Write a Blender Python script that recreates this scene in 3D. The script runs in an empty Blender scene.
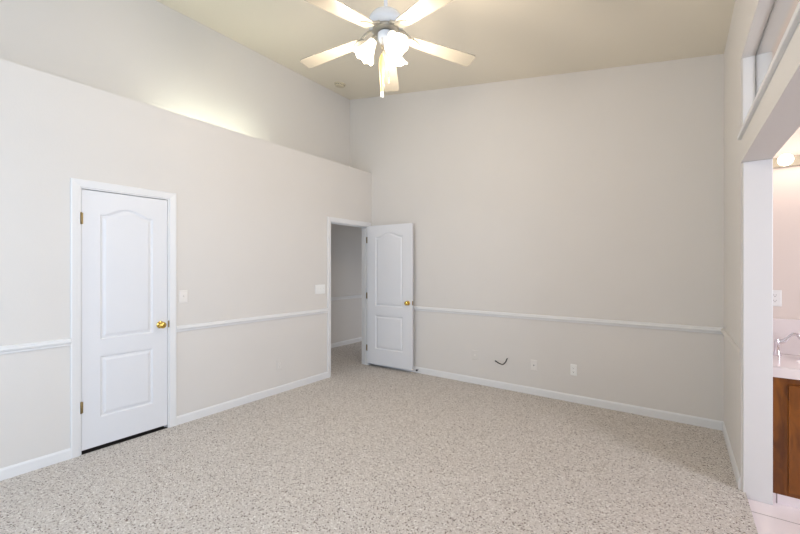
import bpy, bmesh, math, random
from mathutils import Vector, Matrix
R = math.radians
rnd = random.Random(7)
S = bpy.context.scene
COL = S.collection

# ------------------------------------------------------------------ camera
CAMZ = 1.4325
cd = bpy.data.cameras.new('camera'); cam = bpy.data.objects.new('camera', cd); COL.objects.link(cam)
cd.sensor_width = 36; cd.lens = 385.65 / 800 * 36; cd.shift_y = 0.85 / 800; cd.clip_start = 0.02
cam.location = (0, 0, CAMZ); cam.rotation_euler = (R(90), 0, R(35.744))
S.camera = cam
# ------------------------------------------------------------------ view, world, large lights
S.view_settings.view_transform = 'Standard'; S.view_settings.look = 'None'
S.view_settings.gamma = 1; S.view_settings.use_curve_mapping = False
S.view_settings.exposure = 0.09
w = bpy.data.worlds.new('world'); S.world = w; w.use_nodes = True
w.node_tree.nodes['Background'].inputs[0].default_value = (0.62, 0.78, 1.0, 1)
w.node_tree.nodes['Background'].inputs[1].default_value = 1.0

def area(name, loc, target, sx, sy, power, color):
    l = bpy.data.lights.new(name, 'AREA'); l.shape = 'RECTANGLE'; l.size = sx; l.size_y = sy
    l.energy = power; l.color = color
    o = bpy.data.objects.new(name, l); COL.objects.link(o); o.location = loc
    o.rotation_euler = (Vector(target) - Vector(loc)).to_track_quat('-Z', 'Y').to_euler()
    return o
def point(name, loc, power, color, radius=0.04):
    l = bpy.data.lights.new(name, 'POINT'); l.energy = power; l.color = color; l.shadow_soft_size = radius
    o = bpy.data.objects.new(name, l); COL.objects.link(o); o.location = loc
    return o
XL, XR, YB, XU = -3.7045, 0.3307, 4.4218, -4.142
ZW = 2.842                       # top of the low left wall
YR = -2.2                        # rear wall (behind the camera)
SL = 0.16341                     # slope of the ceiling
def zceil(x): return 3.3173 + (XR - x) * SL
# daylight just outside the two rear windows, and the bathroom's own window on its near wall
area('daylight_rear', (-2.55, YR - 0.35, 1.75), (-2.2, 3, 1.5), 1.9, 1.9, 44, (0.72, 0.83, 1.0))
area('daylight_right', (XR + 0.52, -0.7, 1.75), (-3.7, 0.1, 1.75), 1.9, 1.9, 80, (0.66, 0.79, 1.0))
area('daylight_bath', (2.85, 2.1, 1.75), (0.3, 2.6, 0.7), 1.2, 1.2, 60, (0.87, 0.88, 1.0))
area('daylight_hall', (-4.3, 7.4, 0.6), (-4.9, 4.8, 0.1), 0.8, 0.9, 12, (1.0, 0.94, 0.92))

# ------------------------------------------------------------------ materials
def lin(c): return tuple(((v / 255) / 12.92 if v / 255 <= 0.04045 else ((v / 255 + 0.055) / 1.055) ** 2.4) for v in c)
def mat(name, rgb, rough=0.6, metal=0.0, spec=0.5, bump=None, var=0.0, varscale=3.0):
    m = bpy.data.materials.new(name); m.use_nodes = True
    nt = m.node_tree; b = nt.nodes['Principled BSDF']
    b.inputs['Roughness'].default_value = rough; b.inputs['Metallic'].default_value = metal
    b.inputs['Specular IOR Level'].default_value = spec
    c = lin(rgb); b.inputs['Base Color'].default_value = (*c, 1)
    tc = nt.nodes.new('ShaderNodeTexCoord')
    if var:
        n = nt.nodes.new('ShaderNodeTexNoise'); n.inputs['Scale'].default_value = varscale; n.inputs['Detail'].default_value = 4
        nt.links.new(tc.outputs['Object'], n.inputs['Vector'])
        r = nt.nodes.new('ShaderNodeValToRGB')
        r.color_ramp.elements[0].position = 0.3; r.color_ramp.elements[1].position = 0.7
        r.color_ramp.elements[0].color = (*[v * (1 - var) for v in c], 1)
        r.color_ramp.elements[1].color = (*[min(1, v * (1 + var)) for v in c], 1)
        nt.links.new(n.outputs['Fac'], r.inputs['Fac']); nt.links.new(r.outputs['Color'], b.inputs['Base Color'])
    if bump:
        n2 = nt.nodes.new('ShaderNodeTexNoise'); n2.inputs['Scale'].default_value = bump[0]; n2.inputs['Detail'].default_value = 3
        nt.links.new(tc.outputs['Object'], n2.inputs['Vector'])
        bp = nt.nodes.new('ShaderNodeBump'); bp.inputs['Strength'].default_value = bump[1]; bp.inputs['Distance'].default_value = bump[2]
        nt.links.new(n2.outputs['Fac'], bp.inputs['Height']); nt.links.new(bp.outputs['Normal'], b.inputs['Normal'])
    return m
M = {}
M['wall'] = mat('wall_paint', (221, 217, 212), 0.75, bump=(90, 0.12, 0.004), var=0.008, varscale=2.5)
M['bathwall'] = mat('bathroom_wall_paint', (230, 217, 208), 0.7, bump=(90, 0.1, 0.004))
M['ceiling'] = mat('ceiling_paint', (233, 225, 208), 0.85, bump=(60, 0.15, 0.004))
M['trim'] = mat('trim_paint', (230, 230, 230), 0.38)
M['door'] = mat('door_paint', (227, 228, 231), 0.42)
M['plate'] = mat('ivory_plastic', (234, 230, 225), 0.4)
M['whiteplate'] = mat('white_plastic', (240, 240, 238), 0.35)
M['slot'] = mat('slot_dark', (45, 42, 40), 0.6)
M['brass'] = mat('polished_brass', (222, 188, 100), 0.1, metal=1.0)
M['agedbrass'] = mat('aged_brass', (150, 130, 90), 0.35, metal=1.0)
M['steel'] = mat('satin_steel', (150, 150, 150), 0.3, metal=1.0)
M['chrome'] = mat('chrome', (225, 222, 228), 0.07, metal=1.0)
M['closetshade'] = mat('closet_floor_shade', (40, 34, 30), 0.8)  # near-black: shadow in the gap under the closet door, put into the colour
M['rubber'] = mat('black_rubber', (18, 17, 16), 0.5)
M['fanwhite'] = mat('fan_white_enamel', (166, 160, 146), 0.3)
M['fancool'] = mat('fan_housing_enamel', (232, 236, 242), 0.25)
M['fob'] = mat('pale_wood_fob', (176, 150, 88), 0.45)
M['counter'] = mat('cultured_marble', (238, 228, 226), 0.15, var=0.02, varscale=6)
M['detector'] = mat('detector_plastic', (206, 196, 170), 0.5)

def carpet():
    m = bpy.data.materials.new('berber_carpet'); m.use_nodes = True
    nt = m.node_tree; b = nt.nodes['Principled BSDF']; L = nt.links.new
    b.inputs['Roughness'].default_value = 0.95; b.inputs['Specular IOR Level'].default_value = 0.1
    tc = nt.nodes.new('ShaderNodeTexCoord')
    v = nt.nodes.new('ShaderNodeTexVoronoi'); v.inputs['Scale'].default_value = 160
    L(tc.outputs['Object'], v.inputs['Vector'])
    sep = nt.nodes.new('ShaderNodeSeparateColor'); L(v.outputs['Color'], sep.inputs['Color'])
    r = nt.nodes.new('ShaderNodeValToRGB'); e = r.color_ramp.elements   # one colour for each yarn loop
    e[0].position = 0.0; e[0].color = (*lin((100, 88, 80)), 1)
    e[1].position = 1.0; e[1].color = (*lin((250, 247, 242)), 1)
    for p, c in ((0.07, (134, 122, 114)), (0.12, (202, 193, 186)), (0.5, (212, 205, 198)), (0.9, (224, 219, 213))):
        k = e.new(p); k.color = (*lin(c), 1)
    L(sep.outputs[0], r.inputs['Fac'])
    n = nt.nodes.new('ShaderNodeTexNoise'); n.inputs['Scale'].default_value = 40; n.inputs['Detail'].default_value = 3
    L(tc.outputs['Object'], n.inputs['Vector'])
    r2 = nt.nodes.new('ShaderNodeValToRGB'); f = r2.color_ramp.elements
    f[0].position = 0.34; f[0].color = (0.92, 0.915, 0.91, 1); f[1].position = 0.55; f[1].color = (1, 1, 1, 1)
    L(n.outputs['Fac'], r2.inputs['Fac'])
    mx = nt.nodes.new('ShaderNodeMix'); mx.data_type = 'RGBA'; mx.blend_type = 'MULTIPLY'; mx.inputs['Factor'].default_value = 1
    L(r.outputs['Color'], mx.inputs['A']); L(r2.outputs['Color'], mx.inputs['B']); L(mx.outputs['Result'], b.inputs['Base Color'])
    bp = nt.nodes.new('ShaderNodeBump'); bp.inputs['Strength'].default_value = 0.6; bp.inputs['Distance'].default_value = 0.007; bp.invert = True
    L(v.outputs['Distance'], bp.inputs['Height']); L(bp.outputs['Normal'], b.inputs['Normal'])
    return m
M['carpet'] = carpet()
def tiles():
    m = bpy.data.materials.new('bathroom_tile'); m.use_nodes = True
    nt = m.node_tree; b = nt.nodes['Principled BSDF']; L = nt.links.new
    b.inputs['Roughness'].default_value = 0.3
    tc = nt.nodes.new('ShaderNodeTexCoord'); mp = nt.nodes.new('ShaderNodeMapping'); mp.inputs['Location'].default_value = (0.05, 0.165, 0)
    br = nt.nodes.new('ShaderNodeTexBrick'); br.offset = 0; br.inputs['Scale'].default_value = 1
    br.inputs['Brick Width'].default_value = 0.33; br.inputs['Row Height'].default_value = 0.33
    br.inputs['Mortar Size'].default_value = 0.0035; br.inputs['Mortar Smooth'].default_value = 0.2
    br.inputs['Color1'].default_value = (*lin((248, 238, 240)), 1); br.inputs['Color2'].default_value = (*lin((245, 235, 237)), 1)
    br.inputs['Mortar'].default_value = (*lin((150, 138, 138)), 1)
    L(tc.outputs['Object'], mp.inputs['Vector']); L(mp.outputs['Vector'], br.inputs['Vector'])
    L(br.outputs['Color'], b.inputs['Base Color'])
    return m
M['tile'] = tiles()
def wood():
    m = bpy.data.materials.new('stained_maple'); m.use_nodes = True
    nt = m.node_tree; b = nt.nodes['Principled BSDF']; L = nt.links.new
    b.inputs['Roughness'].default_value = 0.35
    tc = nt.nodes.new('ShaderNodeTexCoord'); mp = nt.nodes.new('ShaderNodeMapping'); mp.inputs['Scale'].default_value = (7, 7, 1.6)
    n = nt.nodes.new('ShaderNodeTexNoise'); n.inputs['Scale'].default_value = 2.4; n.inputs['Detail'].default_value = 6; n.inputs['Distortion'].default_value = 1.2
    r = nt.nodes.new('ShaderNodeValToRGB'); e = r.color_ramp.elements
    e[0].position = 0.3; e[0].color = (*lin((98, 50, 5)), 1); e[1].position = 0.72; e[1].color = (*lin((148, 86, 16)), 1)
    L(tc.outputs['Object'], mp.inputs['Vector']); L(mp.outputs['Vector'], n.inputs['Vector']); L(n.outputs['Fac'], r.inputs['Fac']); L(r.outputs['Color'], b.inputs['Base Color'])
    return m
M['wood'] = wood()
def emit(name, rgb, strength):
    m = bpy.data.materials.new(name); m.use_nodes = True
    b = m.node_tree.nodes['Principled BSDF']
    b.inputs['Base Color'].default_value = (0.9, 0.88, 0.82, 1); b.inputs['Roughness'].default_value = 0.3
    b.inputs['Emission Color'].default_value = (*rgb, 1); b.inputs['Emission Strength'].default_value = strength
    return m
M['shade'] = emit('lit_frosted_glass', (1.0, 0.90, 0.72), 1.0)
M['bulb'] = emit('lit_bulb', (1.0, 0.86, 0.66), 4)
M['tube'] = emit('lit_fluorescent_tube', (0.93, 1.0, 0.82), 19)
def pane():
    m = bpy.data.materials.new('clear_window_glass'); m.use_nodes = True
    nt = m.node_tree; nt.nodes.clear(); L = nt.links.new
    o = nt.nodes.new('ShaderNodeOutputMaterial'); t = nt.nodes.new('ShaderNodeBsdfTransparent'); g = nt.nodes.new('ShaderNodeBsdfGlossy')
    t.inputs[0].default_value = (0.99, 1, 0.995, 1); g.inputs['Roughness'].default_value = 0.02
    f = nt.nodes.new('ShaderNodeMath'); f.operation = 'POWER'; lw = nt.nodes.new('ShaderNodeLayerWeight'); L(lw.outputs['Facing'], f.inputs[0]); lw.inputs['Blend'].default_value = 0.5; f.inputs[1].default_value = 9
    x = nt.nodes.new('ShaderNodeMixShader'); L(f.outputs[0], x.inputs[0]); L(t.outputs[0], x.inputs[1]); L(g.outputs[0], x.inputs[2]); L(x.outputs[0], o.inputs[0])
    return m
M['glass'] = pane()

# ------------------------------------------------------------------ mesh helpers
def NB(): return bmesh.new()
def bx(bm, x0, x1, y0, y1, z0, z1):
    vs = [bm.verts.new((x, y, z)) for x in (x0, x1) for y in (y0, y1) for z in (z0, z1)]
    for f in ((0, 1, 3, 2), (4, 6, 7, 5), (0, 4, 5, 1), (2, 3, 7, 6), (0, 2, 6, 4), (1, 5, 7, 3)):
        bm.faces.new([vs[i] for i in f])
    return vs
def prism(bm, pts, axis, a0, a1):
    """closed outline pts in the plane across axis, pushed from a0 to a1"""
    def P(p, a): return (a, p[0], p[1]) if axis == 'x' else (p[0], a, p[1]) if axis == 'y' else (p[0], p[1], a)
    A = [bm.verts.new(P(p, a0)) for p in pts]; B = [bm.verts.new(P(p, a1)) for p in pts]
    n = len(pts)
    for i in range(n): bm.faces.new((A[i], A[(i + 1) % n], B[(i + 1) % n], B[i]))
    bm.faces.new(A[::-1]); bm.faces.new(B)
def lathe(bm, prof, n=32, mx=None, scallop=None):
    """prof: (radius, height) list round local z"""
    rings = []
    for k, (r, h) in enumerate(prof):
        if r < 1e-6: rings.append([bm.verts.new((0, 0, h))])
        else:
            ring = []
            for i in range(n):
                a = 2 * math.pi * i / n
                hh = h + (scallop(k, a) if scallop else 0)
                ring.append(bm.verts.new((r * math.cos(a), r * math.sin(a), hh)))
            rings.append(ring)
    for A, B in zip(rings, rings[1:]):
        if len(A) == 1 and len(B) == 1: continue
        for i in range(n):
            j = (i + 1) % n
            if len(A) == 1: bm.faces.new((A[0], B[i], B[j]))
            elif len(B) == 1: bm.faces.new((A[i], A[j], B[0]))
            else: bm.faces.new((A[i], A[j], B[j], B[i]))
    if mx: bmesh.ops.transform(bm, matrix=mx, verts=[v for r in rings for v in r])
def tube(bm, pts, rad, n=10):
    pts = [Vector(p) for p in pts]; rads = rad if isinstance(rad, (list, tuple)) else [rad] * len(pts)
    rings = []; ref = Vector((0.13, 0.27, 0.95))
    for i, p in enumerate(pts):
        t = (pts[min(i + 1, len(pts) - 1)] - pts[max(i - 1, 0)]).normalized()
        u = t.cross(ref)
        if u.length < 0.05: u = t.cross(Vector((1, 0, 0)))
        u.normalize(); v = t.cross(u)
        rings.append([bm.verts.new(p + rads[i] * (u * math.cos(2 * math.pi * k / n) + v * math.sin(2 * math.pi * k / n))) for k in range(n)])
    for A, B in zip(rings, rings[1:]):
        for k in range(n): bm.faces.new((A[k], A[(k + 1) % n], B[(k + 1) % n], B[k]))
    bm.faces.new(rings[0][::-1]); bm.faces.new(rings[-1])
def smooth_path(pts, per=8):
    P = [Vector(p) for p in pts]; out = []
    for i in range(len(P) - 1):
        p0, p1, p2, p3 = P[max(i - 1, 0)], P[i], P[i + 1], P[min(i + 2, len(P) - 1)]
        for k in range(per):
            t = k / per
            out.append(0.5 * ((2 * p1) + (p2 - p0) * t + (2 * p0 - 5 * p1 + 4 * p2 - p3) * t * t + (3 * p1 - p0 - 3 * p2 + p3) * t ** 3))
    out.append(P[-1]); return out
def obj(name, bm, m, parent=None, bevel=0, seg=2, smooth=False):
    bmesh.ops.recalc_face_normals(bm, faces=bm.faces)
    me = bpy.data.meshes.new(name); bm.to_mesh(me); bm.free()
    o = bpy.data.objects.new(name, me); COL.objects.link(o)
    if m: me.materials.append(m)
    if smooth:
        for p in me.polygons: p.use_smooth = True
        try: me.set_sharp_from_angle(angle=R(40))
        except Exception: pass
    if bevel:
        b = o.modifiers.new('bevel', 'BEVEL'); b.width = bevel; b.segments = seg; b.limit_method = 'ANGLE'; b.angle_limit = R(40)
    if parent: o.parent = parent
    return o
def struct(name, bm, m, parent=None, **k):
    o = obj(name, bm, m, parent, **k)
    if not parent: o['kind'] = 'structure'
    return o
def tag(o, label, cat, group=None):
    o['label'] = label; o['category'] = cat
    if group: o['group'] = group
    return o
def thing(name, label, cat, loc=(0, 0, 0), rotz=0, group=None, kind=None):
    o = bpy.data.objects.new(name, None); COL.objects.link(o); o.location = loc; o.rotation_euler = (0, 0, rotz)
    o.empty_display_size = 0.1
    if label: tag(o, label, cat, group)
    if kind: o['kind'] = kind
    return o

# ------------------------------------------------------------------ the room shell
HX = -5.02                                  # far wall of the hall
C0, C1, CZ = 0.962, 1.600, 2.052            # closet doorway (y range, height)
H0, H1, HZ = 3.580, 4.345, 2.045            # hall doorway
b = NB()                                    # low left wall with two doorways, its ledge on top
xa, xb = XL - 0.12, XL
bx(b, xa, xb, YR, C0, -0.04, ZW); bx(b, xa, xb, C0, C1, CZ, ZW); bx(b, xa, xb, C1, H0, -0.04, ZW)
bx(b, xa, xb, H0, H1, HZ, ZW); bx(b, xa, xb, H1, YB, -0.04, ZW)
bx(b, XU, xa, YR, YB, ZW - 0.06, ZW)
struct('wall_left', b, M['wall'])
b = NB(); bx(b, XU - 0.12, XU, YR, YB + 0.12, ZW - 0.06, zceil(XU) + 0.1); struct('wall_alcove', b, M['wall'])
b = NB()
bx(b, XL - 0.12, XR + 0.145, YB, YB + 0.12, -0.04, ZW - 0.06)
prism(b, [(XU, ZW - 0.06), (XR + 0.145, ZW - 0.06), (XR + 0.145, zceil(XR + 0.145) + 0.1), (XU, zceil(XU) + 0.1)], 'y', YB, YB + 0.12)
struct('wall_back', b, M['wall'])
b = NB(); prism(b, [(XU - 0.12, zceil(XU - 0.12)), (XR + 0.145, zceil(XR + 0.145)), (XR + 0.145, zceil(XR + 0.145) + 0.12), (XU - 0.12, zceil(XU - 0.12) + 0.12)], 'y', YR - 0.12, YB + 0.12)
struct('ceiling', b, M['ceiling'])
# right wall with the bathroom doorway and the transom opening above it
WT = 0.145; XR2 = XR + WT
OY0, OY1 = 0.75, 3.30; OZ = 2.110; TZ0, TZ1 = 2.254, 2.776
b = NB()
zr = zceil(XR) + 0.1; SW0, SW1 = -1.7, 0.3; WZ0, WZ1 = 0.75, 2.7      # a side window behind the camera
bx(b, XR, XR2, OY1, YB, -0.04, zr); bx(b, XR, XR2, YR, SW0, -0.04, zr); bx(b, XR, XR2, SW1, OY0, -0.04, zr)
bx(b, XR, XR2, SW0, SW1, -0.04, WZ0); bx(b, XR, XR2, SW0, SW1, WZ1, zr)
bx(b, XR, XR2, OY0, OY1, OZ, TZ0); bx(b, XR, XR2, OY0, OY1, TZ1, zceil(XR) + 0.1)
bmesh.ops.remove_doubles(b, verts=b.verts, dist=1e-5)
struct('wall_right', b, M['wall'])
# rear wall with its window, behind the camera
W = [(-3.5, -1.6)]
b = NB(); zt = zceil(XL) + 0.3
bx(b, XU, W[0][0], YR - 0.12, YR, -0.04, zt); bx(b, W[0][1], XR2, YR - 0.12, YR, -0.04, zceil(W[0][1]) + 0.1)
for a, c in W: bx(b, a, c, YR - 0.12, YR, -0.04, WZ0); bx(b, a, c, YR - 0.12, YR, WZ1, zceil(c) + 0.1)
struct('wall_rear', b, M['wall'])
def big_window(n, loc, rz, width):
    t = thing('window_%d' % n, None, None, loc, rz, kind='structure')
    h = width / 2; H = WZ1 - WZ0; f = NB()
    bx(f, -h, -h + 0.05, -0.03, 0.03, 0, H); bx(f, h - 0.05, h, -0.03, 0.03, 0, H); bx(f, -h + 0.05, h - 0.05, -0.03, 0.03, 0, 0.05); bx(f, -h + 0.05, h - 0.05, -0.03, 0.03, H - 0.05, H)
    bx(f, -0.02, 0.02, -0.025, 0.025, 0.05, H - 0.05)
    obj('window_frame', f, M['trim'], t)
    for s0, s1 in ((-h + 0.05, -0.02), (0.02, h - 0.05)):
        g = NB(); bx(g, s0, s1, -0.003, 0.003, 0.05, H - 0.05); obj('pane', g, M['glass'], t)
big_window(1, ((W[0][0] + W[0][1]) / 2, YR - 0.06, WZ0), 0, W[0][1] - W[0][0])
big_window(2, (XR + WT / 2, (SW0 + SW1) / 2, WZ0), R(90), SW1 - SW0)
# floors
b = NB(); bx(b, XL, XR, YR - 0.12, YB, -0.04, 0); bx(b, HX - 0.12, XL, 2.4, YB, -0.04, 0); bx(b, HX - 0.12, XL, YB, 7.0, -0.04, 0); bx(b, XR, XR + 0.022, OY0, OY1, -0.04, -0.002)
struct('floor', b, M['carpet'])
b = NB(); bx(b, -4.75, XL, 0.4, 2.4, -0.04, -0.001); struct('floor_closet_shade', b, M['closetshade'])  # closet floor slab, coloured dark as the shade below the door leaf
b = NB(); bx(b, XR + 0.022, 2.6, 0.5, 4.0, -0.08, -0.04); struct('floor_bathroom', b, M['tile'])
# hall: far wall, end walls, ceiling
b = NB(); bx(b, HX - 0.12, HX, 2.4, 7.0, -0.04, 2.6); struct('wall_hall_far', b, M['wall'])
b = NB(); bx(b, HX, xa, 2.4, 2.5, -0.04, 2.6); struct('wall_hall_near', b, M['wall'])
b = NB(); bx(b, xa, XL, YB + 0.12, 7.0, -0.04, 2.6); struct('wall_hall_side', b, M['wall'])
b = NB(); bx(b, HX - 0.12, xa, 2.4, 7.0, 2.6, 2.7); struct('ceiling_hall', b, M['ceiling'])
b = NB(); bx(b, HX, HX + 0.25, 7.0, 7.1, -0.04, 2.6); bx(b, XL - 0.3, XL, 7.0, 7.1, -0.04, 2.6); bx(b, HX + 0.25, XL - 0.3, 7.0, 7.1, 2.05, 2.6); struct('wall_hall_end', b, M['wall'])
# closet
b = NB(); bx(b, -4.75, -4.65, 0.5, 2.4, -0.04, 2.7); bx(b, -4.65, xa, 0.4, 0.5, -0.04, 2.7); bx(b, -4.65, xa, 2.3, 2.4, -0.04, 2.6); bx(b, -4.75, XU - 0.12, 0.4, 2.4, 2.6, 2.7)
struct('wall_closet', b, M['wall'])
# bathroom
BY = 3.87
b = NB(); bx(b, XR2, 2.6, BY, BY + 0.12, -0.08, 3.0); struct('wall_bathroom_back', b, M['bathwall'])
b = NB(); bx(b, 2.5, 2.6, 0.5, 1.5, -0.04, 3.0); bx(b, 2.5, 2.6, 2.7, BY, -0.04, 3.0); bx(b, 2.5, 2.6, 1.5, 2.7, -0.04, 1.1); bx(b, 2.5, 2.6, 1.5, 2.7, 2.4, 3.0); struct('wall_bathroom_right', b, M['bathwall'])
b = NB(); bx(b, XR2, 2.6, 0.4, 0.5, -0.08, 3.0)
struct('wall_bathroom_near', b, M['bathwall'])
b = NB(); bx(b, XR2, 2.6, 0.4, BY + 0.12, 3.0, 3.1); struct('ceiling_bathroom', b, M['bathwall'])
t = thing('window_4', None, None, (2.55, 2.1, 1.1), R(90), kind='structure')
f = NB()
for q in ((-0.6, -0.55, 0, 1.3), (0.55, 0.6, 0, 1.3), (-0.55, 0.55, 0, 0.05), (-0.55, 0.55, 1.25, 1.3)): bx(f, q[0], q[1], -0.03, 0.03, q[2], q[3])
obj('window_frame', f, M['trim'], t)
g = NB(); bx(g, -0.55, 0.55, -0.003, 0.003, 0.05, 1.25); obj('pane', g, M['glass'], t)

# ------------------------------------------------------------------ linings of the bathroom opening, the transom
b = NB(); L_ = 0.012                        # white lining: jamb faces and head of the doorway
bx(b, XR + 0.010, XR2 + 0.004, OY1 - L_, OY1 - 0.0002, -0.04, OZ)
bx(b, XR + 0.010, XR2 + 0.004, OY0 + 0.0002, OY0 + L_, -0.04, OZ)
struct('trim_1', b, M['trim'], bevel=0.004)
t = thing('window_3', None, None, (XR + 0.07, (OY0 + OY1) / 2, TZ0), kind='structure')
yh = (OY1 - OY0) / 2; H = TZ1 - TZ0
f = NB()
for s in (-1, 1): bx(f, -0.06, WT - 0.07, *sorted((s * yh - s * 0.0002, s * (yh - 0.010))), 0.012, H - 0.0002)
obj('window_jamb', f, M['trim'], t)
f = NB(); prism(f, [(-0.086, 0.001), (-0.088, 0.003), (-0.088, 0.024), (-0.084, 0.028), (-0.07, 0.029), (-0.07, 0.012), (WT - 0.07, 0.012), (WT - 0.07, 0.0002), (-0.0703, 0.0002)], 'y', -yh + 0.012, yh - 0.012)
for v in f.verts:
    if v.co.x > -0.0695: v.co.y = max(-yh + 0.011, min(yh - 0.011, v.co.y))
obj('window_sill', f, M['trim'], t)
f = NB()
for s in (-1, 1): bx(f, -0.003, 0.003, *sorted((s * (yh - 0.010), s * (yh - 0.016))), 0.013, H)
bx(f, -0.0032, 0.0032, -yh + 0.016, yh - 0.016, H - 0.008, H); bx(f, -0.0032, 0.0032, -yh + 0.016, yh - 0.016, 0.013, 0.021)
obj('glazing_stop', f, M['steel'], t)
f = NB(); bx(f, -0.003, 0.003, -yh + 0.016, yh - 0.016, 0.021, H - 0.008); obj('pane', f, M['glass'], t)

# ------------------------------------------------------------------ baseboards and chair rails
BP = [(0, 0), (0.011, 0), (0.011, 0.064), (0.009, 0.071), (0.006, 0.076), (0.004, 0.080), (0, 0.080)]
RP = [(0, 0), (0.007, 0), (0.012, 0.007), (0.012, 0.014), (0.021, 0.024), (0.024, 0.034), (0.019, 0.042), (0.019, 0.048), (0.014, 0.056), (0.006, 0.0585), (0, 0.0585)]
RZ = 0.847
def run_y(bm, prof, xw, sx, y0, y1, dz=0.0): prism(bm, [(xw + sx * p[0], p[1] + dz) for p in prof], 'y', y0, y1)
def run_x(bm, prof, yw, sy, x0, x1, dz=0.0): prism(bm, [(yw + sy * p[0], p[1] + dz) for p in prof], 'x', x0, x1)
CW = 0.057
e = 0.0003
b = NB(); run_y(b, BP, XL + e, 1, YR, C0 - CW); run_y(b, BP, XL + e, 1, C1 + CW, H0 - CW); struct('baseboard_left', b, M['trim'])
b = NB(); run_x(b, BP, YB - e, -1, XL + 0.02, XR); struct('baseboard_back', b, M['trim'])
b = NB(); run_y(b, BP, XR - e, -1, OY1, YB - 0.015); struct('baseboard_right', b, M['trim'])
b = NB(); run_y(b, BP, HX + e, 1, 2.5, 7.0); struct('baseboard_hall', b, M['trim'])
b = NB(); run_y(b, RP, XL + e, 1, YR, C0 - CW, RZ); run_y(b, RP, XL + e, 1, C1 + CW, H0 - CW, RZ); struct('trim_2', b, M['trim'])
b = NB(); run_x(b, RP, YB - e, -1, XL + 0.02, XR, RZ); struct('trim_3', b, M['trim'])
b = NB(); run_y(b, RP, XR - e, -1, OY1 + 0.01, YB - 0.025, RZ)
for v in b.verts:                            # its end dies into the corner bead
    if v.co.y < OY1 + 0.02: v.co.x = XR - e - (XR - e - v.co.x) * 0.25
struct('trim_4', b, M['wall'])
b = NB(); run_y(b, RP, HX + e, 1, 2.5, 7.0, RZ); struct('trim_5', b, M['trim'])

# ------------------------------------------------------------------ doors
def door_leaf_bm(w, h, both=True, th=0.035):
    """moulded two-panel leaf, arched upper panel; local x 0..w, z 0..h, front face at y=0 looking to -y"""
    s = w / 0.613
    x0, x1 = 0.118 * s, w - 0.118 * s
    z1a, z1b, rise = 0.838, 1.828, 0.058
    z0a, z0b = 0.222, 0.704
    def top(x):
        u = (x - x0) / (x1 - x0); u = min(max(u, 0), 1)
        a = abs(u - 0.5) * 2
        return z1b + rise * (0.5 + 0.5 * math.cos(math.pi * min(a / 0.9, 1))) ** 0.9
    def groove(d):
        if d <= 0: return 0
        if d < 0.010: return 0.009 * (0.5 - 0.5 * math.cos(math.pi * d / 0.010))
        if d < 0.016: return 0.009
        if d < 0.040: return 0.009 - 0.0075 * (0.5 - 0.5 * math.cos(math.pi * (d - 0.016) / 0.024))
        return 0.0015
    def depth(x, z):
        d1 = min(x - x0, x1 - x, z - z1a, (top(x) - z) * 0.95)
        d2 = min(x - x0, x1 - x, z - z0a, z0b - z)
        return groove(max(d1, d2))
    def fine(lo, hi, marks, step, fs):
        v = set(); k = lo
        while k < hi - 1e-6: v.add(round(k, 5)); k += step
        v.add(round(hi, 5))
        for a, c in marks:
            q = a
            while q < c: v.add(round(q, 5)); q += fs
        return sorted(v)
    xs = fine(0, w, [(x0 - 0.002, x0 + 0.044), (x1 - 0.044, x1 + 0.003)], 0.02, 0.0028)
    zs = fine(0, h, [(z1a - 0.002, z1a + 0.044), (z0a - 0.002, z0a + 0.044), (z0b - 0.044, z0b + 0.003), (z1b - 0.046, z1b + rise + 0.004)], 0.025, 0.0028)
    bm = NB(); grids = []
    for side in (0, 1):
        g = []
        for z in zs:
            row = []
            for x in xs:
                d = depth(x, z)
                row.append(bm.verts.new((x, d if side == 0 else th - (d if both else 0), z)))
            g.append(row)
        for i in range(len(zs) - 1):
            for j in range(len(xs) - 1):
                q = (g[i][j], g[i][j + 1], g[i + 1][j + 1], g[i + 1][j]); bm.faces.new(q if side == 0 else q[::-1])
        grids.append(g)
    A, B = grids
    for i in range(len(zs) - 1):
        bm.faces.new((A[i][0], A[i + 1][0], B[i + 1][0], B[i][0])); bm.faces.new((A[i][-1], B[i][-1], B[i + 1][-1], A[i + 1][-1]))
    for j in range(len(xs) - 1):
        bm.faces.new((A[0][j], B[0][j], B[0][j + 1], A[0][j + 1])); bm.faces.new((A[-1][j], A[-1][j + 1], B[-1][j + 1], B[-1][j]))
    return bm
def knob_bm(direction=-1):
    bm = NB()
    prof = [(0, 0), (0.031, 0), (0.032, 0.004), (0.028, 0.008), (0.013, 0.010), (0.011, 0.026), (0.014, 0.031), (0.024, 0.037), (0.0285, 0.046), (0.0285, 0.053), (0.024, 0.061), (0.014, 0.066), (0, 0.067)]
    lathe(bm, prof, 28, Matrix.Rotation(R(90 if direction < 0 else -90), 4, 'X'))
    return bm
def hinge_bm():
    bm = NB()
    lathe(bm, [(0, -0.047), (0.004, -0.046), (0.0065, -0.043), (0.0065, 0.043), (0.004, 0.046), (0, 0.047)], 12)
    bx(bm, -0.02, 0.0, 0.002, 0.004, -0.043, 0.043); bx(bm, 0.0, 0.012, 0.002, 0.004, -0.043, 0.043)
    return bm
CP = [(0, 0), (CW, 0), (CW, 0.011), (CW - 0.008, 0.014), (0.020, 0.011), (0.010, 0.009), (0.002, 0.009), (0, 0.007)]   # casing: (away from opening, proud of wall)
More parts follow.
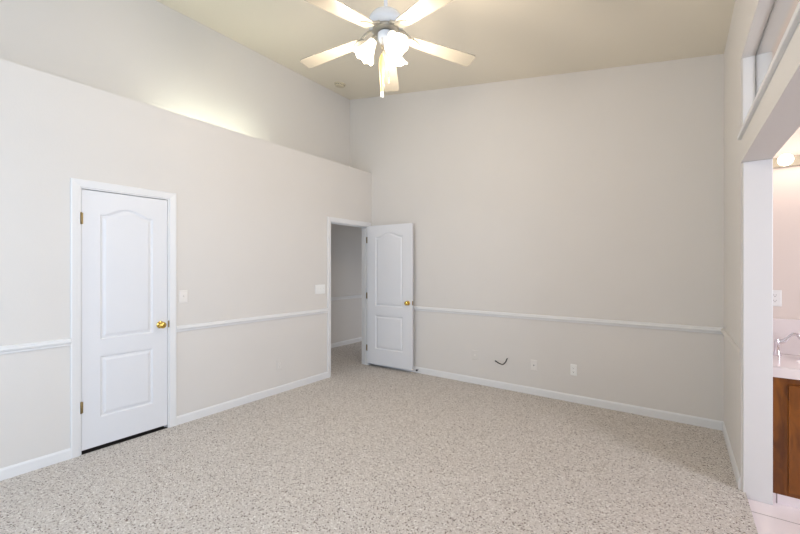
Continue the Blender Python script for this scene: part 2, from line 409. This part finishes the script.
def casing_bm(y0, y1, zt, clip_right=None):
    """door casing on the left wall; mitred at the head. local origin = world"""
    bm = NB(); n = len(CP); X = XL + e
    def ring(f): return [bm.verts.new(f(p)) for p in CP]
    r = [ring(lambda p: (X + p[1], y0 - p[0], 0.0)), ring(lambda p: (X + p[1], y0 - p[0], zt + p[0])),
         ring(lambda p: (X + p[1], y1 + p[0], zt + p[0])), ring(lambda p: (X + p[1], y1 + p[0], 0.0))]
    for A, B in zip(r, r[1:]):
        for i in range(n): bm.faces.new((A[i], A[(i + 1) % n], B[(i + 1) % n], B[i]))
    bm.faces.new(r[0]); bm.faces.new(r[-1][::-1])
    return bm
def jamb_bm(y0, y1, zt):
    bm = NB(); x0, x1 = XL - 0.12, XL
    bx(bm, x0, x1, y0 + e, y0 + 0.010, 0.0, zt - e); bx(bm, x0, x1, y1 - 0.010, y1 - e, 0.0, zt - e); bx(bm, x0, x1, y0 + 0.010, y1 - 0.010, zt - 0.010, zt - e)
    return bm
def stop_bm(y0, y1, zt):
    bm = NB(); x0, x1 = XL - 0.060, XL - 0.045
    bx(bm, x0, x1, y0 + 0.010, y0 + 0.021, 0.0, zt - 0.010); bx(bm, x0, x1, y1 - 0.021, y1 - 0.010, 0.0, zt - 0.010); bx(bm, x0, x1, y0 + 0.021, y1 - 0.021, zt - 0.021, zt - 0.010)
    return bm

# closet door (shut)
d1 = thing('door_1', 'closed white arched two-panel door with brass knob at left of the room', 'door', (XL, (C0 + C1) / 2, 0), kind='structure')
def part(name, bm, m, root, **k):
    o = obj(name, bm, m, root, **k); o.matrix_parent_inverse = Matrix.Translation(root.location).inverted() if root.rotation_euler.z == 0 else root.matrix_world.inverted()
    return o
part('door_casing', casing_bm(C0, C1, CZ), M['trim'], d1)
part('door_jamb', jamb_bm(C0, C1, CZ), M['trim'], d1)
part('door_stop_strip', stop_bm(C0, C1, CZ), M['trim'], d1)
DW = C1 - C0 - 0.026
leaf = obj('door_leaf', door_leaf_bm(DW, 2.008, both=False), M['door'], d1, smooth=True)
# local leaf: x along width, front towards -y ; turn so the front looks to +x
leaf.location = (-0.006, -DW / 2, 0.028); leaf.rotation_euler = (0, 0, R(90))
k = obj('knob', knob_bm(), M['brass'], leaf, smooth=True); k.location = (DW - 0.058, 0, 0.902)
lt = NB(); bx(lt, 0, 0.004, 0.004, 0.030, -0.03, 0.03); q = obj('latch_plate', lt, M['agedbrass'], leaf); q.location = (DW - 0.001, 0, 0.902)
sk = NB(); bx(sk, 0, 0.010, -0.0025, 0.0, -0.03, 0.03); q = obj('strike_plate', sk, M['agedbrass'], d1); q.location = (0.0005, DW / 2 + 0.004, 0.930); q.rotation_euler = (0, 0, R(90))
for hz in (1.785, 0.332):
    h = obj('hinge', hinge_bm(), M['agedbrass'], leaf, smooth=True); h.location = (-0.004, -0.006, hz)

# hall door (open into the room, lying almost along the back wall)
d2 = thing('door_2', 'open white arched two-panel door swung against the back wall in the corner', 'door', (XL, (H0 + H1) / 2, 0), kind='structure')
part('door_casing', casing_bm(H0, H1, HZ), M['trim'], d2)
part('door_jamb', jamb_bm(H0, H1, HZ), M['trim'], d2)
part('door_stop_strip', stop_bm(H0, H1, HZ), M['trim'], d2)
LW = 0.760
leaf2 = obj('door_leaf', door_leaf_bm(LW, 1.992), M['door'], d2, smooth=True)
hx, hy = -3.672, 4.288
leaf2.location = (hx - XL, hy - (H0 + H1) / 2, 0.048); leaf2.rotation_euler = (0, 0, math.atan2(0.036, 0.757))
k = obj('knob', knob_bm(), M['brass'], leaf2, smooth=True); k.location = (LW - 0.062, 0, 0.905)
k = obj('knob', knob_bm(1), M['brass'], leaf2, smooth=True); k.location = (LW - 0.062, 0.035, 0.905); k.scale = (1, 0.55, 1)
lt = NB(); bx(lt, 0, 0.002, 0.005, 0.030, -0.028, 0.028); q = obj('latch_plate', lt, M['agedbrass'], leaf2); q.location = (LW, 0, 0.905)
for hz in (1.79, 0.98, 0.22):
    h = obj('hinge', hinge_bm(), M['agedbrass'], leaf2, smooth=True); h.location = (-0.010, 0.006, hz)

# ------------------------------------------------------------------ wall plates
def plate_bm(w, h, t=0.006):
    bm = NB(); i = 0.006
    o = [(-w / 2, -h / 2), (w / 2, -h / 2), (w / 2, h / 2), (-w / 2, h / 2)]
    n = [(-w / 2 + i, -h / 2 + i), (w / 2 - i, -h / 2 + i), (w / 2 - i, h / 2 - i), (-w / 2 + i, h / 2 - i)]
    A = [bm.verts.new((x, 0, z)) for x, z in o]; B = [bm.verts.new((x, -0.003, z)) for x, z in o]; C = [bm.verts.new((x, -t, z)) for x, z in n]
    bm.faces.new(A[::-1]); bm.faces.new(C)
    for P, Q in ((A, B), (B, C)):
        for j in range(4): bm.faces.new((P[j], P[(j + 1) % 4], Q[(j + 1) % 4], Q[j]))
    return bm
def plate(name, label, cat, loc, rz, m, w=0.072, h=0.118, group=None):
    t = thing(name, label, cat, loc, rz, group)
    obj('cover_plate', plate_bm(w, h), m, t); return t
def screw(t, x, z, m):
    bm = NB(); lathe(bm, [(0.0032, 0), (0.0032, 0.0008), (0, 0.0014)], 10, Matrix.Rotation(R(90), 4, 'X')); o = obj('screw', bm, m, t, smooth=True); o.location = (x, -0.006, z)
def rocker(t, x, m):
    fr = NB(); bx(fr, -0.006, 0.006, -0.0072, -0.0055, -0.013, 0.013); o = obj('toggle_slot', fr, m, t); o.location.x = x
    tg = NB(); prism(tg, [(-0.006, -0.002), (-0.017, 0.006), (-0.017, 0.011), (-0.006, 0.008)], 'x', -0.004, 0.004); o = obj('toggle', tg, m, t); o.location.x = x
    screw(t, x, 0.030, m); screw(t, x, -0.030, m)
def duplex(t, m):
    for s in (1, -1):
        bm = NB(); pts = [(0.0165 * math.cos(a), max(-0.013, min(0.013, 0.0165 * math.sin(a)))) for a in [2 * math.pi * i / 32 for i in range(32)]]
        prism(bm, pts, 'y', -0.0075, -0.0045); o = obj('receptacle', bm, m, t); o.location.z = s * 0.0195
        sl = NB(); bx(sl, -0.0072, -0.0052, -0.0080, -0.0074, 0.0, 0.008); bx(sl, 0.0052, 0.0072, -0.0080, -0.0074, 0.001, 0.0075)
        lathe(sl, [(0, 0), (0.0026, 0), (0.0026, 0.0006), (0, 0.0006)], 10, Matrix.Translation((0, -0.0074, -0.006)) @ Matrix.Rotation(R(90), 4, 'X'))
        obj('slot', sl, M['slot'], o)
    screw(t, 0, 0, m)
LFT = R(90)          # local -y looks to +x
t = plate('light_switch', 'single white toggle switch plate on the wall right beside the closed door', 'switch', (XL + e, 1.722, 1.168), LFT, M['plate']); rocker(t, 0, M['plate'])
t = plate('light_switch', 'wide multi-toggle switch plate beside the hall doorway', 'switch', (XL + e, 3.402, 1.160), LFT, M['whiteplate'], w=0.164)
for x in (-0.046, 0, 0.046): rocker(t, x, M['whiteplate'])
t = plate('wall_outlet', 'painted-over outlet low on the left wall below the chair rail', 'outlet', (XL + e, 2.778, 0.320), LFT, M['wall']); duplex(t, M['plate'])
t = plate('wall_jack', 'pale blank jack plate on the back wall, left of the dangling black cable', 'wall plate', (-2.037, YB - e, 0.353), 0, M['wall'])
jb = NB(); bx(jb, -0.008, 0.008, -0.0075, -0.006, -0.008, 0.008); obj('jack', jb, M['plate'], t); screw(t, 0, 0.042, M['plate']); screw(t, 0, -0.042, M['plate'])
t = plate('wall_jack', 'pale coax cable plate on the back wall between black cable and white outlet', 'wall plate', (-1.317, YB - e, 0.333), 0, M['plate'])
cn = NB(); lathe(cn, [(0, 0), (0.0075, 0), (0.0075, 0.003), (0.0048, 0.003), (0.0048, 0.012), (0.002, 0.012), (0, 0.010)], 14, Matrix.Translation((0, -0.006, 0)) @ Matrix.Rotation(R(90), 4, 'X'))
obj('connector', cn, M['steel'], t, smooth=True); screw(t, 0, 0.042, M['plate']); screw(t, 0, -0.042, M['plate'])
t = plate('wall_outlet', 'bright white outlet on the back wall, rightmost of its row above the baseboard', 'outlet', (-0.900, YB - e, 0.343), 0, M['whiteplate'], w=0.064); duplex(t, M['whiteplate'])
# cable stub out of the back wall
t = thing('cable', 'short black cable stub curling out of the back wall above the baseboard', 'cable', (-1.625, YB, 0.365))
cb = NB(); tube(cb, smooth_path([(0, 0.012, 0.0), (-0.004, -0.012, -0.006), (-0.010, -0.030, -0.034), (-0.040, -0.040, -0.066), (-0.080, -0.040, -0.062), (-0.118, -0.045, -0.044)]), 0.006, 8)
obj('cord', cb, M['rubber'], t, smooth=True)
cb = NB(); tube(cb, [(-0.116, -0.0448, -0.045), (-0.134, -0.046, -0.037)], 0.0075, 10); obj('plug_end', cb, M['rubber'], t, smooth=True)
# door stop on the baseboard
t = thing('door_bumper', 'small black-tipped door stop on the baseboard behind the open door', 'door stop', (-2.868, YB - 0.0115, 0.045))
bm = NB(); tube(bm, [(0, 0, 0), (0, -0.028, 0)], 0.006, 10); obj('stem', bm, M['steel'], t, smooth=True)
bm = NB(); tube(bm, [(0, -0.028, 0), (0, -0.031, 0), (0, -0.044, 0), (0, -0.047, 0)], [0.008, 0.012, 0.012, 0.008], 14); obj('rubber_tip', bm, M['rubber'], t, smooth=True)

# ------------------------------------------------------------------ smoke detector on the sloping ceiling
sx, sy = -3.815, 3.87
t = thing('smoke_detector', 'small round beige smoke detector on the ceiling near the left back corner', 'smoke detector', (sx, sy, zceil(sx)))
t.rotation_euler = (0, math.atan(SL), 0)
bm = NB(); lathe(bm, [(0, 0), (0.078, 0), (0.078, -0.010), (0.072, -0.014), (0, -0.014)], 36); obj('mounting_base', bm, M['detector'], t, smooth=True)
bm = NB(); lathe(bm, [(0.066, -0.014), (0.066, -0.026), (0.058, -0.038), (0.030, -0.044), (0, -0.045)], 36); obj('detector_cover', bm, M['detector'], t, smooth=True)
bm = NB()
for i in range(18):
    q = NB(); a = 2 * math.pi * i / 18
    bx(q, 0.0655, 0.0672, -0.006, 0.006, -0.0245, -0.017); bmesh.ops.transform(q, matrix=Matrix.Rotation(a, 4, 'Z'), verts=q.verts)
    me = bpy.data.meshes.new('tmp'); q.to_mesh(me); q.free(); bm.from_mesh(me); bpy.data.meshes.remove(me)
obj('vent_ring', bm, M['slot'], t)

# ------------------------------------------------------------------ ceiling fan
FX, FY, FZ = -1.64, 2.11, 3.075
fan = thing('ceiling_fan', 'white five-blade ceiling fan with three lit bell shades hanging from the ceiling', 'ceiling fan', (FX, FY, FZ))
zc = zceil(FX) - FZ
bm = NB(); lathe(bm, [(0, 0.005), (0.075, 0.005), (0.075, -0.02), (0.068, -0.05), (0.045, -0.075), (0.020, -0.085), (0, -0.085)], 36, Matrix.Translation((0, 0, zc - 0.012)) @ Matrix.Rotation(math.atan(SL), 4, 'Y'))
obj('canopy', bm, M['fanwhite'], fan, smooth=True)
bm = NB(); lathe(bm, [(0, zc - 0.06), (0.0135, zc - 0.06), (0.0135, 0.12), (0, 0.12)], 20); obj('downrod', bm, M['fancool'], fan, smooth=True)
bm = NB(); lathe(bm, [(0.0, 0.142), (0.022, 0.142), (0.026, 0.138), (0.032, 0.134), (0.066, 0.124), (0.096, 0.105), (0.115, 0.078), (0.124, 0.050), (0.125, 0.036), (0.120, 0.026), (0.104, 0.016), (0.088, 0.012), (0.0, 0.012)], 48)
obj('motor_housing', bm, M['fancool'], fan, smooth=True)
bm = NB(); lathe(bm, [(0, 0.012), (0.090, 0.012), (0.092, 0.004), (0.086, -0.006), (0.060, -0.010), (0, -0.010)], 40); obj('flywheel', bm, M['fanwhite'], fan, smooth=True)
bm = NB(); lathe(bm, [(0, -0.010), (0.040, -0.010), (0.042, -0.018), (0, -0.018)], 32); obj('switch_ring', bm, M['steel'], fan, smooth=True)
# light kit
kit_bm = NB(); lathe(kit_bm, [(0, -0.018), (0.048, -0.018), (0.056, -0.026), (0.057, -0.060), (0.050, -0.074), (0.030, -0.086), (0.012, -0.092), (0, -0.094)], 36)
kit = obj('light_kit', kit_bm, M['fancool'], fan, smooth=True)
def toward(angle_deg):   # 0 = to the right of the photo, 90 = away from the camera
    a = R(angle_deg); r = Vector((0.8116, 0.5842, 0)); f = Vector((-0.5842, 0.8116, 0))
    return r * math.cos(a) + f * math.sin(a)
SH = [(0.022, 0.0), (0.026, 0.006), (0.029, 0.020), (0.036, 0.044), (0.047, 0.072), (0.060, 0.098), (0.072, 0.116), (0.0715, 0.1175), (0.058, 0.099), (0.045, 0.073), (0.034, 0.045), (0.027, 0.020), (0.020, 0.006)]
def scal(k, a): return (0.006 * math.cos(8 * a)) if k in (6, 7) else 0
bulbs = []
for ang in (180, -60, 60):
    d = toward(ang); axis = (d * 0.52 + Vector((0, 0, -0.85))).normalized()
    p0 = d * 0.050 + Vector((0, 0, -0.052)); p1 = d * 0.082 + Vector((0, 0, -0.062))
    bm = NB(); tube(bm, smooth_path([p0, d * 0.068 + Vector((0, 0, -0.052)), p1, p1 + axis * 0.014], 5), 0.009, 10)
    lathe(bm, [(0, -0.004), (0.020, -0.004), (0.026, 0.004), (0.026, 0.010), (0, 0.010)], 20, Matrix.Translation(p1) @ axis.to_track_quat('Z', 'X').to_matrix().to_4x4())
    obj('lamp_arm', bm, M['fanwhite'], kit, smooth=True)
    mx = Matrix.Translation(p1 + axis * 0.006) @ axis.to_track_quat('Z', 'X').to_matrix().to_4x4()
    bm = NB(); lathe(bm, [(r * 1.12, h * 1.12) for r, h in SH], 48, mx, scal); obj('lamp_shade', bm, M['shade'], kit, smooth=True)
    bm = NB(); lathe(bm, [(0, 0.012), (0.012, 0.014), (0.013, 0.034), (0.024, 0.060), (0.026, 0.074), (0.020, 0.090), (0, 0.097)], 20, mx); obj('light_bulb', bm, M['bulb'], kit, smooth=True)
    bulbs.append(Vector((FX, FY, FZ)) + p1 + axis * 0.28)
for i, p in enumerate(bulbs): point('fan_lamp_light', p, 15, (1.0, 0.855, 0.69), 0.05)
# blades
def blade_bm():
    bm = NB(); n = 14; top = []; bot = []
    pts = []
    L0, L1 = 0.165, 0.665
    def half(u):
        w = 0.049 + 0.020 * min(1, u / 0.9)
        if u < 0.10: w *= 0.55 + 0.45 * math.sin(math.pi / 2 * u / 0.10)
        return w
    us = [0, 0.02, 0.05, 0.10, 0.2, 0.35, 0.5, 0.65, 0.8, 0.92, 0.97, 0.99, 1.0]
    up = [(L0 + (L1 - L0) * u, half(u) * (1 - (0.10 if u > 0.985 else 0) - (0.14 if u > 0.995 else 0))) for u in us]
    out = up + [(x, -y) for x, y in up[::-1]]
    prism(bm, [(x, y) for x, y in out], 'z', -0.003, 0.003)
    # pitch round the blade's own length, then droop a little
    bmesh.ops.transform(bm, matrix=Matrix.Translation((0, 0, -0.018)) @ Matrix.Rotation(R(8.5), 4, 'Y') @ Matrix.Rotation(R(-3), 4, 'X'), verts=bm.verts)
    return bm
def bracket_bm():
    bm = NB()
    for s in (-1, 1):
        tube(bm, smooth_path([(0.080, s * 0.012, 0.004), (0.105, s * 0.030, 0.000), (0.135, s * 0.040, -0.022), (0.165, s * 0.030, -0.036), (0.200, s * 0.016, -0.046)], 6), [0.0075] * 24 + [0.006], 8)
    out = [(0.155, 0.030), (0.170, 0.038), (0.200, 0.036), (0.235, 0.018), (0.252, 0.0), (0.235, -0.018), (0.200, -0.036), (0.170, -0.038), (0.155, -0.030)]
    q = NB(); prism(q, out, 'z', -0.010, -0.0035)
    bmesh.ops.transform(q, matrix=Matrix.Translation((0, 0, -0.018)) @ Matrix.Rotation(R(8.5), 4, 'Y') @ Matrix.Rotation(R(-3), 4, 'X'), verts=q.verts)
    me = bpy.data.meshes.new('tmp'); q.to_mesh(me); q.free(); bm.from_mesh(me); bpy.data.meshes.remove(me)
    bx(bm, 0.070, 0.090, -0.022, 0.022, -0.002, 0.010)
    return bm
bl = obj('blade', blade_bm(), M['fanwhite'], fan); br = obj('blade_bracket', bracket_bm(), M['fanwhite'], bl, smooth=True)
PH = 195.9
for k in range(5):
    o = bl
    if k:
        o = bl.copy(); COL.objects.link(o); o.parent = fan
        c = br.copy(); COL.objects.link(c); c.parent = o
    o.rotation_euler = (0, 0, R(PH + 72 * k))
# pull chains
def pull(d, ztop, zfob, flen, fr, m, tipm):
    x, y = d.x, d.y
    bm = NB(); z = ztop
    tube(bm, [(x, y, ztop), (x, y, zfob)], 0.0012, 6)
    while z > zfob:
        lathe(bm, [(0, 0.0024), (0.0022, 0.0012), (0.0022, -0.0012), (0, -0.0024)], 6, Matrix.Translation((x, y, z))); z -= 0.007
    ch = obj('pull_chain', bm, M['agedbrass'], fan, smooth=True)
    bm = NB(); L = flen
    lathe(bm, [(0, 0), (fr * 0.35, -0.01 * L), (fr * 0.8, -0.10 * L), (fr, -0.22 * L), (fr * 0.9, -0.38 * L), (fr * 0.6, -0.7 * L), (fr * 0.42, -0.87 * L), (0, -0.87 * L)], 16, Matrix.Translation((x, y, zfob)))
    obj('pull_fob', bm, m, ch, smooth=True)
    bm = NB(); lathe(bm, [(0, -0.87 * L), (fr * 0.45, -0.87 * L), (fr * 0.5, -0.93 * L), (fr * 0.45, -0.99 * L), (0, -L)], 14, Matrix.Translation((x, y, zfob)))
    obj('fob_tip', bm, tipm, ch, smooth=True)
pull(toward(-118) * 0.050, -0.07, -0.185, 0.30, 0.021, M['fob'], M['whiteplate'])
pull(toward(60) * 0.040, -0.08, -0.290, 0.055, 0.008, M['fob'], M['whiteplate'])

# ------------------------------------------------------------------ tube light lying behind the low wall
t = thing('tube_light', 'fluorescent tube light lying on the ledge behind the top of the left wall', 'light', (-3.875, 2.24, ZW))
bm = NB(); bx(bm, -0.03, 0.03, -0.56, 0.56, 0.0, 0.018); obj('lamp_base', bm, M['fanwhite'], t, bevel=0.004)
bm = NB(); tube(bm, [(0, -0.52, 0.034), (0, 0.52, 0.034)], 0.013, 14); obj('tube', bm, M['tube'], t, smooth=True)
for s in (-1, 1):
    bm = NB(); bx(bm, -0.016, 0.016, *sorted((s * 0.521, s * 0.55)), 0.0183, 0.050); obj('socket', bm, M['fanwhite'], t)

# ------------------------------------------------------------------ bathroom vanity
VX0, VX1, VY, VZ = XR2 + 0.0005, 1.95, 3.335, 0.752
van = thing('vanity_cabinet', 'reddish-brown stained wood bathroom vanity cabinet under the white counter', 'cabinet', ((VX0 + VX1) / 2, 3.6, -0.04))
def vb(name, m, boxes, parent=van, **k):
    bm = NB(); ox, oy, oz = van.location
    for q in boxes: bx(bm, q[0] - ox, q[1] - ox, q[2] - oy, q[3] - oy, q[4] - oz, q[5] - oz)
    return obj(name, bm, m, parent, **k)
vb('plinth', M['tile'], [(VX0, VX1, VY, BY - 0.002, -0.0398, 0.020)])
vb('cabinet_body', M['wood'], [(VX0, VX1, VY + 0.0002, BY - 0.002, 0.0202, VZ)])
for a, c in ((0.555, 0.985), (0.995, 1.425), (1.435, 1.865)):
    dr = vb('cabinet_door', M['wood'], [(a, a + 0.055, VY - 0.018, VY - 0.0002, 0.05, 0.71), (c - 0.055, c, VY - 0.018, VY - 0.0002, 0.05, 0.71), (a + 0.055, c - 0.055, VY - 0.018, VY - 0.0002, 0.05, 0.105), (a + 0.055, c - 0.055, VY - 0.018, VY - 0.0002, 0.655, 0.71), (a + 0.055, c - 0.055, VY - 0.008, VY - 0.0002, 0.105, 0.655)])
    bm = NB(); lathe(bm, [(0, 0), (0.007, 0), (0.006, 0.012), (0.015, 0.018), (0.015, 0.024), (0, 0.028)], 18, Matrix.Translation((c - 0.03 - van.location.x, VY - 0.018 - van.location.y, 0.62 + 0.04)) @ Matrix.Rotation(R(90), 4, 'X'))
    obj('cabinet_knob', bm, M['brass'], dr, smooth=True)
ct = thing('countertop', 'white cultured marble vanity counter with tall backsplash', 'countertop', ((VX0 + VX1) / 2, 3.6, VZ))
def cb_(name, m, boxes, **k):
    bm = NB(); ox, oy, oz = ct.location
    for q in boxes: bx(bm, q[0] - ox, q[1] - ox, q[2] - oy, q[3] - oy, q[4] - oz, q[5] - oz)
    return obj(name, bm, m, ct, **k)
TZ = 0.814
# slab with an oval basin sunk into it
bm = NB(); ox, oy, oz = ct.location
scx, scy, sa, sb = 0.86, 3.56, 0.23, 0.165; n = 48
rim = []; outer = []
x0, x1, y0, y1 = VX0, VX1 + 0.02, VY - 0.022, BY - 0.002
def border(a):
    dx, dy = math.cos(a) * sa, math.sin(a) * sb
    k = min((x1 - scx) / dx if dx > 1e-9 else 1e9, (x0 - scx) / dx if dx < -1e-9 else 1e9, (y1 - scy) / dy if dy > 1e-9 else 1e9, (y0 - scy) / dy if dy < -1e-9 else 1e9)
    return (scx + dx * k, scy + dy * k)
angs = sorted(set([2 * math.pi * i / n for i in range(n)] + [math.atan2((cy - scy) / sb, (cx - scx) / sa) % (2 * math.pi) for cx in (x0, x1) for cy in (y0, y1)]))
T = [bm.verts.new((border(a)[0] - ox, border(a)[1] - oy, TZ - oz)) for a in angs]
Bt = [bm.verts.new((border(a)[0] - ox, border(a)[1] - oy, VZ + 0.0002 - oz)) for a in angs]
rings = []
for s, z in ((1.06, TZ), (1.0, TZ + 0.003), (0.94, TZ - 0.008), (0.85, TZ - 0.035), (0.6, TZ - 0.050), (0.2, TZ - 0.0545)):
    rings.append([bm.verts.new((scx + s * sa * math.cos(a) - ox, scy + s * sb * math.sin(a) - oy, z - oz)) for a in angs])
m_ = len(angs)
for A, B in zip([Bt, T] + rings, [T] + rings):
    for i in range(m_): bm.faces.new((A[i], A[(i + 1) % m_], B[(i + 1) % m_], B[i]))
bm.faces.new(rings[-1]); bm.faces.new(Bt[::-1])
obj('counter_slab', bm, M['counter'], ct, smooth=True)
cb_('backsplash', M['counter'], [(VX0, VX1 + 0.02, BY - 0.022, BY - 0.002, TZ + 0.0002, 1.066)], bevel=0.003)
cb_('end_splash', M['counter'], [(VX0, VX0 + 0.012, VY + 0.10, BY - 0.0225, TZ + 0.0002, 0.915)], bevel=0.003)
# faucet
fa = thing('faucet', 'chrome bathroom faucet with curved lever handles on the white counter', 'faucet', (0.845, 3.765, TZ))
HB = [(0, 0), (0.026, 0), (0.026, 0.006), (0.020, 0.014), (0.015, 0.030), (0.016, 0.052), (0.018, 0.060), (0.012, 0.072), (0, 0.075)]
for s in (-1, 1):
    hx_ = s * 0.275 / 0.9
    bm = NB(); lathe(bm, HB, 24, Matrix.Translation((hx_, 0, 0.0002))); hd = obj('handle', bm, M['chrome'], fa, smooth=True); hd.scale = (0.9, 0.9, 1.6)
    bm = NB(); tube(bm, smooth_path([(hx_ - s * 0.005, 0, 0.058), (hx_ - s * 0.04, -0.004, 0.068), (hx_ - s * 0.085, -0.006, 0.098), (hx_ - s * 0.115, -0.006, 0.096), (hx_ - s * 0.145, -0.006, 0.072)], 6), [0.010] * 8 + [0.0075] * 10 + [0.0085] * 7, 10)
    obj('lever', bm, M['chrome'], hd, smooth=True)
bm = NB(); lathe(bm, [(0, 0.0002), (0.028, 0.0002), (0.028, 0.008), (0.018, 0.02), (0, 0.02)], 24)
tube(bm, smooth_path([(0, 0, 0.01), (0, 0, 0.10), (0, -0.03, 0.155), (0, -0.085, 0.150), (0, -0.115, 0.105)], 6), 0.012, 12); obj('spout', bm, M['chrome'], fa, smooth=True)
# wall plates and light over the vanity
t = plate('wall_outlet', 'white outlet on the bathroom wall above the vanity backsplash', 'outlet', (0.574, BY - e, 1.212), 0, M['whiteplate']); duplex(t, M['whiteplate'])
t = plate('light_switch', 'white switch plate on the bathroom wall at the right photo edge', 'switch', (0.742, BY - e, 1.212), 0, M['whiteplate']); rocker(t, 0, M['whiteplate'])
t = thing('vanity_light', 'lit bathroom vanity light bar with round bulbs high on the bathroom wall', 'light', (0.92, BY, 2.19))
bm = NB(); bx(bm, -0.40, 0.40, -0.030, -0.0005, -0.036, 0.036); obj('light_bar', bm, M['fanwhite'], t, bevel=0.008)
for i, x in enumerate((-0.305, -0.10, 0.10, 0.305)):
    bm = NB(); lathe(bm, [(0, 0.030), (0.020, 0.030), (0.020, 0.055), (0, 0.055)], 18, Matrix.Translation((x, 0, 0)) @ Matrix.Rotation(R(90), 4, 'X')); so = obj('socket', bm, M['fanwhite'], t, smooth=True)
    bm = NB(); lathe(bm, [(0, 0.050)] + [(0.042 * math.sin(q), 0.095 - 0.042 * math.cos(q)) for q in [math.pi * j / 14 for j in range(2, 14)]] + [(0, 0.137)], 24, Matrix.Translation((x, 0, 0)) @ Matrix.Rotation(R(90), 4, 'X')); obj('light_bulb', bm, M['bulb'], so, smooth=True)
    point('vanity_lamp_light', (0.92 + x, BY - 0.20, 2.19), 0.8, (1.0, 0.82, 0.70), 0.045)
